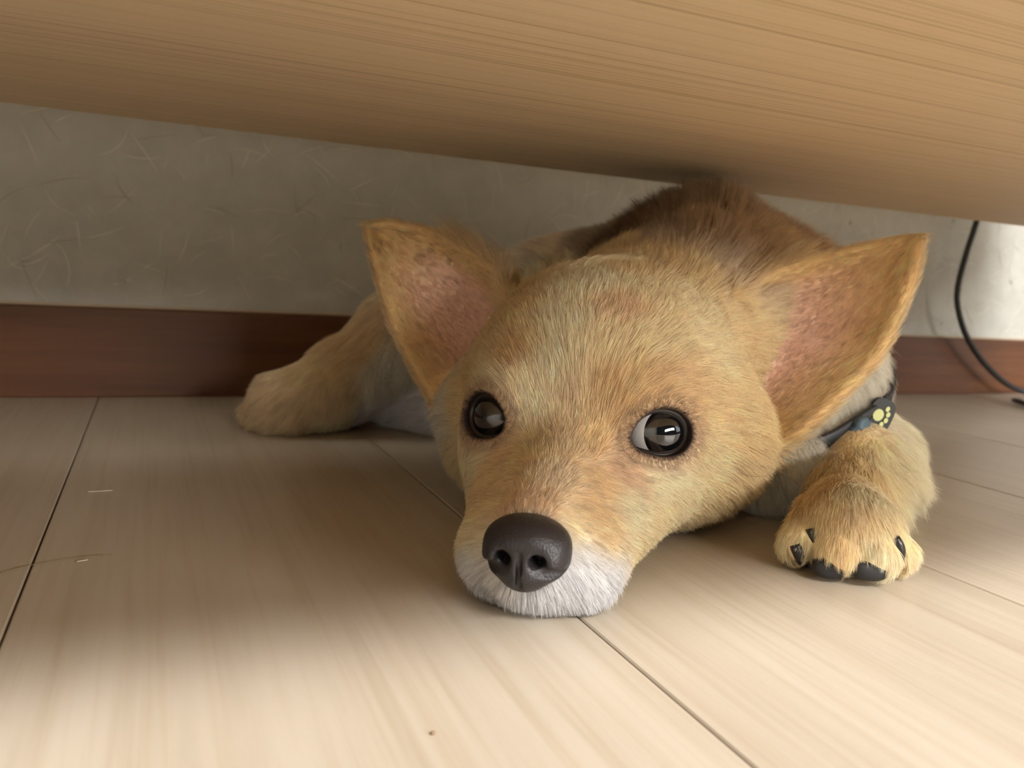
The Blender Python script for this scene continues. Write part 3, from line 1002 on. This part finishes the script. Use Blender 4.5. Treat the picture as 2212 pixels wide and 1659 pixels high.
for i in range(NB):
    for oa, ob in ((-0.006, 0), (-0.0055, 0.0012), (0.0055, 0.0012), (0.006, 0), (0.0055, -0.001), (-0.0055, -0.001)):
        V.append(loop[i] + axis * oa + out[i] * ob)
for i in range(NB):
    j = (i + 1) % NB
    for k in range(6):
        k2 = (k + 1) % 6
        F.append((i * 6 + k, j * 6 + k, j * 6 + k2, i * 6 + k2))
mesh_obj('band', V, F, bk_m, col_root, True, CB)


def on_band(a, across, lift_):
    i = a / (2 * math.pi) * NB
    i0 = int(math.floor(i)) % NB; t = i - math.floor(i)
    p = loop[i0] * (1 - t) + loop[(i0 + 1) % NB] * t
    n = out[i0] * (1 - t) + out[(i0 + 1) % NB] * t
    tg = np.cross(axis, n)
    return p + axis * across + n * lift_, n, tg


def disc(a, across, ra, rb, th=0.0006, lift_=0.0012, n=16):
    p, nn, tg = on_band(a, across, lift_)
    V, F = [], []
    for s in (0, th):
        for k in range(n):
            w_ = 2 * math.pi * k / n
            V.append(p + nn * s + tg * ra * math.cos(w_) + axis * rb * math.sin(w_))
    F = [tuple(range(n))[::-1], tuple(range(n, 2 * n))] + [(k, (k + 1) % n, n + (k + 1) % n, n + k) for k in range(n)]
    return V, F


em_m = plain('badge_green', (0.62, 0.68, 0.30), 0.4)
# black badge plate on the band, turned a little towards the opening under the cabinet
pb, nb, tb = on_band(0.0, 0, 0.0025)
vw = np.array([0, 0, 0.1]) - pb; vw /= np.linalg.norm(vw)
nb = nb * 0.55 + vw * 0.75; nb /= np.linalg.norm(nb)
ub = at(1910, 845, 0.4) - at(1885, 895, 0.4); ub -= nb * (ub @ nb); ub /= np.linalg.norm(ub)
rb_ = np.cross(ub, nb)


def plate(cx, cy, ra, rbb, z0, z1, n=24, sq=2.0):
    V = []
    for z in (z0, z1):
        for k in range(n):
            w_ = 2 * math.pi * k / n
            c, s_q = math.cos(w_), math.sin(w_)
            c = math.copysign(abs(c) ** (2 / sq), c); s_q = math.copysign(abs(s_q) ** (2 / sq), s_q)
            V.append(pb + nb * z + rb_ * (cx + ra * c) + ub * (cy + rbb * s_q))
    F = [tuple(range(n))[::-1], tuple(range(n, 2 * n))] + [(k, (k + 1) % n, n + (k + 1) % n, n + k) for k in range(n)]
    return V, F


V, F = plate(0, 0, 0.0062, 0.0088, -0.002, 0.0012, 28, 3.0)
mesh_obj('badge', V, F, bk_m, col_root, False, CB)
AV, AF = [], []
for cx, cy, ra, rbb in ((-0.0014, 0.0004, 0.0026, 0.0029), (0.0016, 0.0046, 0.0010, 0.0013), (0.0030, 0.0023, 0.0010, 0.0013), (0.0032, -0.0006, 0.0010, 0.0013), (0.0020, -0.0030, 0.0010, 0.0012)):
    V, F = plate(cx, cy, ra, rbb, 0.0012, 0.0016, 16)
    AF += [tuple(i + len(AV) for i in f) for f in F]; AV += V
mesh_obj('paw_print', AV, AF, em_m, col_root, False, CB)['label'] = 'yellow-green paw print mark'
bu_m = plain('buckle_blue_grey', (0.10, 0.16, 0.21), 0.25)
# which way along the band leads down to the left in the photograph
sgn = 1 if toD(toW(on_band(0.3, 0, 0)[0]))[0] < toD(toW(on_band(-0.3, 0, 0)[0]))[0] else -1
p, n_, tg = on_band(sgn * 0.20, 0, 0.003)
V, F = [], []
bm = bmesh.new(); bmesh.ops.create_cube(bm, size=1.0)
bmesh.ops.bevel(bm, geom=bm.edges[:], offset=0.22, segments=2, affect='EDGES')
V = [p + tg * v.co.x * 0.012 + axis * v.co.y * 0.012 + n_ * v.co.z * 0.006 for v in bm.verts]
F = [[v.index for v in f.verts] for f in bm.faces]
bm.free()
mesh_obj('buckle', V, F, bu_m, col_root, True, CB)['label'] = 'blue grey plastic buckle'

# ---- fur
FUR_N = 480000
cen_f = BV[BF].mean(1)
view = np.array([0, 0, 0.1]) - cen_f; view /= np.linalg.norm(view, axis=1)[:, None]
facing = (fn * view).sum(1)
hl = np.stack([(cen_f - np.r_[HO, 0]) @ HF, (cen_f - np.r_[HO, 0]) @ HL, cen_f[:, 2]], 1)
wgt = farea * (0.22 + 0.78 * smoothstep(-0.45, -0.1, facing))
wgt *= np.where(cen_f[:, 1] < 0.41, 1.7, 0.75) * np.where(cen_f[:, 1] < 0.30, 1.5, 1.0)
wgt *= np.where((cen_f[:, 2] < 0.0016) & (fn[:, 2] < -0.8), 0, 1)
pick = rng.choice(len(BF), FUR_N, p=wgt / wgt.sum())
a_, b_ = rng.random(FUR_N)[:, None], rng.random(FUR_N)[:, None]
q = BV[BF[pick]]; qn = vn[BF[pick]]
root = q[:, 0] * (1 - a_) * (1 - b_) + q[:, 1] * a_ * (1 - b_) + q[:, 2] * a_ * b_ + q[:, 3] * (1 - a_) * b_
nor = qn[:, 0] * (1 - a_) * (1 - b_) + qn[:, 1] * a_ * (1 - b_) + qn[:, 2] * a_ * b_ + qn[:, 3] * (1 - a_) * b_
nor /= np.linalg.norm(nor, axis=1)[:, None] + 1e-9
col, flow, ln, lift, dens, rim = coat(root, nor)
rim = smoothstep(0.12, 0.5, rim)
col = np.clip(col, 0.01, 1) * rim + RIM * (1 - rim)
ln = ln * np.where(root[:, 1] < 0.36, 1.3, 1.1); lift = lift * np.where(root[:, 1] < 0.36, 0.8, 1.0)
keep = rng.random(FUR_N) < dens
# bare where the nose sits, short where the collar presses
rel = (root - NC) @ HB.T
keep &= ~(((rel[:, 1] / 0.0122) ** 2 + ((rel[:, 2] - 0.001) / 0.0090) ** 2 < 1) & (rel[:, 0] > -0.003))
kd = KDTree(NB)
for i, p in enumerate(loop):
    kd.insert(p, i)
kd.balance()
nearc = np.nonzero(np.abs((root - cen) @ axis) < 0.03)[0]
for i in nearc:
    dist = kd.find(root[i])[2]
    if dist < 0.02:
        tt = root[i] - cen
        if tt @ e1 > 0.90 * np.linalg.norm(tt):
            ln[i] *= 0.12 + 0.88 * float(smoothstep(0.010, 0.022, dist))
pawn = np.nonzero((root[:, 0] > 0.10) & (root[:, 1] < 0.31) & (root[:, 2] < 0.035))[0]
ln[pawn] *= 0.75
for i in pawn:
    for c0, rr in BARE:
        dq = np.linalg.norm(root[i] - c0)
        if dq < rr:
            keep[i] = False
root, nor, col, flow, ln, lift = (x[keep] for x in (root, nor, col, flow, ln, lift))
M = len(root)
flow = flow - nor * (flow * nor).sum(1)[:, None]
flow /= np.linalg.norm(flow, axis=1)[:, None] + 1e-9
side = np.cross(nor, flow)
# waviness of the lie, shared by neighbouring hairs
turn = 0.22 * vnoise(root, 260, 11) + 0.10 * vnoise(root, 900, 12) + rng.normal(0, 0.10, M)
tdir = flow * np.cos(turn)[:, None] + side * np.sin(turn)[:, None]
L = ln * rng.uniform(0.65, 1.2, M)
lf = np.clip(lift + rng.normal(0, 0.06, M) + 0.06 * vnoise(root, 500, 13), 0.06, 1.2)
K = 5
ts = np.linspace(0, 1, K)
pts = np.zeros((M, K, 3))
for k, t in enumerate(ts):
    out_ = L * lf * (t * 1.25 - 0.35 * t * t)
    along = L * np.sqrt(np.clip(1 - lf * lf, 0.15, 1)) * (0.75 * t + 0.25 * t * t)
    pts[:, k] = root + nor * out_[:, None] + tdir * along[:, None]
    pts[:, k, 2] -= L * 0.10 * t * t
# locks: tips of neighbouring hairs draw together
nl = M // 14
lead = rng.choice(M, nl, replace=False)
kd = KDTree(nl)
for i, p in enumerate(root[lead]):
    kd.insert(p, i)
kd.balance()
own = np.fromiter((kd.find(p)[1] for p in root), int, M)
tgt = pts[lead[own]]
str_ = (0.55 * rng.uniform(0.4, 1.0, M))[:, None, None] * (ts ** 1.6)[None, :, None]
gapn = np.linalg.norm(root - root[lead[own]], axis=1)
str_ = str_ * np.clip(1 - gapn / 0.006, 0.15, 1)[:, None, None]
pts = pts * (1 - str_) + tgt * str_
pts[:, :, 2] = np.clip(pts[:, :, 2], 0.0006, HS - 0.001)
# colour of each hair
cv = 1 + 0.03 * vnoise(root, 180, 21) + 0.03 * vnoise(root, 700, 22) + rng.normal(0, 0.07, M)
lockv = rng.normal(0, 0.07, nl)[own] * np.where((root[:, 1] > 0.41) & (root[:, 2] > 0.08), 2.2, 1.0)
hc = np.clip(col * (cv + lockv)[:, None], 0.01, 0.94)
dk = rng.random(M) < 0.035
hc[dk] *= 0.6

hr_m = bpy.data.materials.new('fur')
hr_m.use_nodes = True
nt = hr_m.node_tree
nt.nodes.clear()
outn = nd(nt, 'ShaderNodeOutputMaterial')
at_n = nd(nt, 'ShaderNodeAttribute', attribute_name='hair_colour')
hd = nd(nt, 'ShaderNodeBsdfPrincipled')
hd.inputs['Roughness'].default_value = 0.5
hd.inputs['Specular IOR Level'].default_value = 0.25
ht = nd(nt, 'ShaderNodeBsdfTranslucent')
hm = nd(nt, 'ShaderNodeMixShader'); hm.inputs[0].default_value = 0.45
nt.links.new(at_n.outputs['Color'], hd.inputs['Base Color']); nt.links.new(at_n.outputs['Color'], ht.inputs[0])
nt.links.new(hd.outputs[0], hm.inputs[1]); nt.links.new(ht.outputs[0], hm.inputs[2])
nt.links.new(hm.outputs[0], outn.inputs[0])


def hair_object(name, pts, radius, colours, parent, offset, material):
    Mh, Kh = pts.shape[:2]
    cu = bpy.data.hair_curves.new(name)
    cu.add_curves([Kh] * Mh)
    cu.attributes['position'].data.foreach_set('vector', (pts - offset).astype(np.float32).ravel())
    ra = cu.attributes.get('radius') or cu.attributes.new('radius', 'FLOAT', 'POINT')
    ra.data.foreach_set('value', radius.astype(np.float32).ravel())
    hcol = cu.attributes.new('hair_colour', 'FLOAT_COLOR', 'CURVE')
    hcol.data.foreach_set('color', np.hstack([colours, np.ones((Mh, 1))]).astype(np.float32).ravel())
    cu.materials.append(material)
    o = bpy.data.objects.new(name, cu)
    C.objects.link(o)
    o.parent = parent
    return o


prof = np.array([0.8, 1.0, 0.85, 0.6, 0.15])
rb = np.where(root[:, 1] > 0.41, 0.00010, 0.000066) * rng.uniform(0.7, 1.25, M)
fur = hair_object('fur', pts, rb[:, None] * prof[None], hc, dog, BASE, hr_m)
fur['kind'] = 'stuff'
fur['label'] = 'soft cream and tan fur'

# a loose long hair on the cheek
rbn = lambda L_: np.array([at(x, y, d) for x, y, d in L_])
lh = spline(rbn([(1516, 1066, .302), (1518, 1042, .302), (1545, 1022, .303), (1590, 1012, .305), (1640, 1007, .312), (1688, 1020, .322), (1725, 1045, .335)]), 24)
V, F = tube(lh, 0.00009, 5)
hr2_m = plain('brown_hair', (0.20, 0.12, 0.05), 0.5)
mesh_obj('loose_hair', V, F, hr2_m, dog, True, BASE)['label'] = 'long thin brown hair lying across the cheek'
lh = spline(rbn([(1590, 1012, .3045), (1612, 1026, .306), (1650, 1029, .312), (1680, 1016, .318)]), 14)
V, F = tube(lh, 0.00008, 5)
mesh_obj('loose_hair', V, F, hr2_m, dog, True, BASE)['label'] = 'long thin brown hair lying across the cheek'

# shed hairs on the floor
pale_m = plain('pale_hair', (0.62, 0.55, 0.42), 0.4)


def on_floor(px, py, z=0.0004):
    d = ray_w(px, py)
    return CAM + d * ((z - 0.1) / d[2])


for L_, m_, r_, lab in (([(190, 1062), (215, 1061), (243, 1059)], pale_m, 0.00015, 'short pale shed hair on the dark floor nearer the baseboard at left'),
                        ([(166, 1213), (178, 1211), (190, 1209)], pale_m, 0.00014, 'tiny pale shed hair on the floor beside the leftmost plank joint'),
                        ([(0, 1238), (40, 1226), (100, 1214), (170, 1203), (240, 1197)], hr2_m, 0.00010, 'long thin brown shed hair lying across the leftmost plank joint')):
    V, F = tube(spline([on_floor(*q) for q in L_], 12), r_, 6)
    V = np.array(V); V[:, 2] = np.maximum(V[:, 2], 0.00005)
    tag(mesh_obj('shed_hair', V, F, m_, smooth=True), lab, 'hair', 'shed hairs on the floor')
c0 = on_floor(935, 1583)
bm = bmesh.new(); bmesh.ops.create_icosphere(bm, subdivisions=2, radius=1.0)
V = [np.array(c0) + np.array([v.co.x * 0.0006, v.co.y * 0.0005, v.co.z * 0.0004 * (1 + 0.3 * math.sin(7 * v.co.x))]) for v in bm.verts]
F = [[v.index for v in f.verts] for f in bm.faces]; bm.free()
tag(mesh_obj('dust_speck', V, F, hr2_m, smooth=True), 'tiny brown speck on the lit floor in front of the puppy', 'speck')
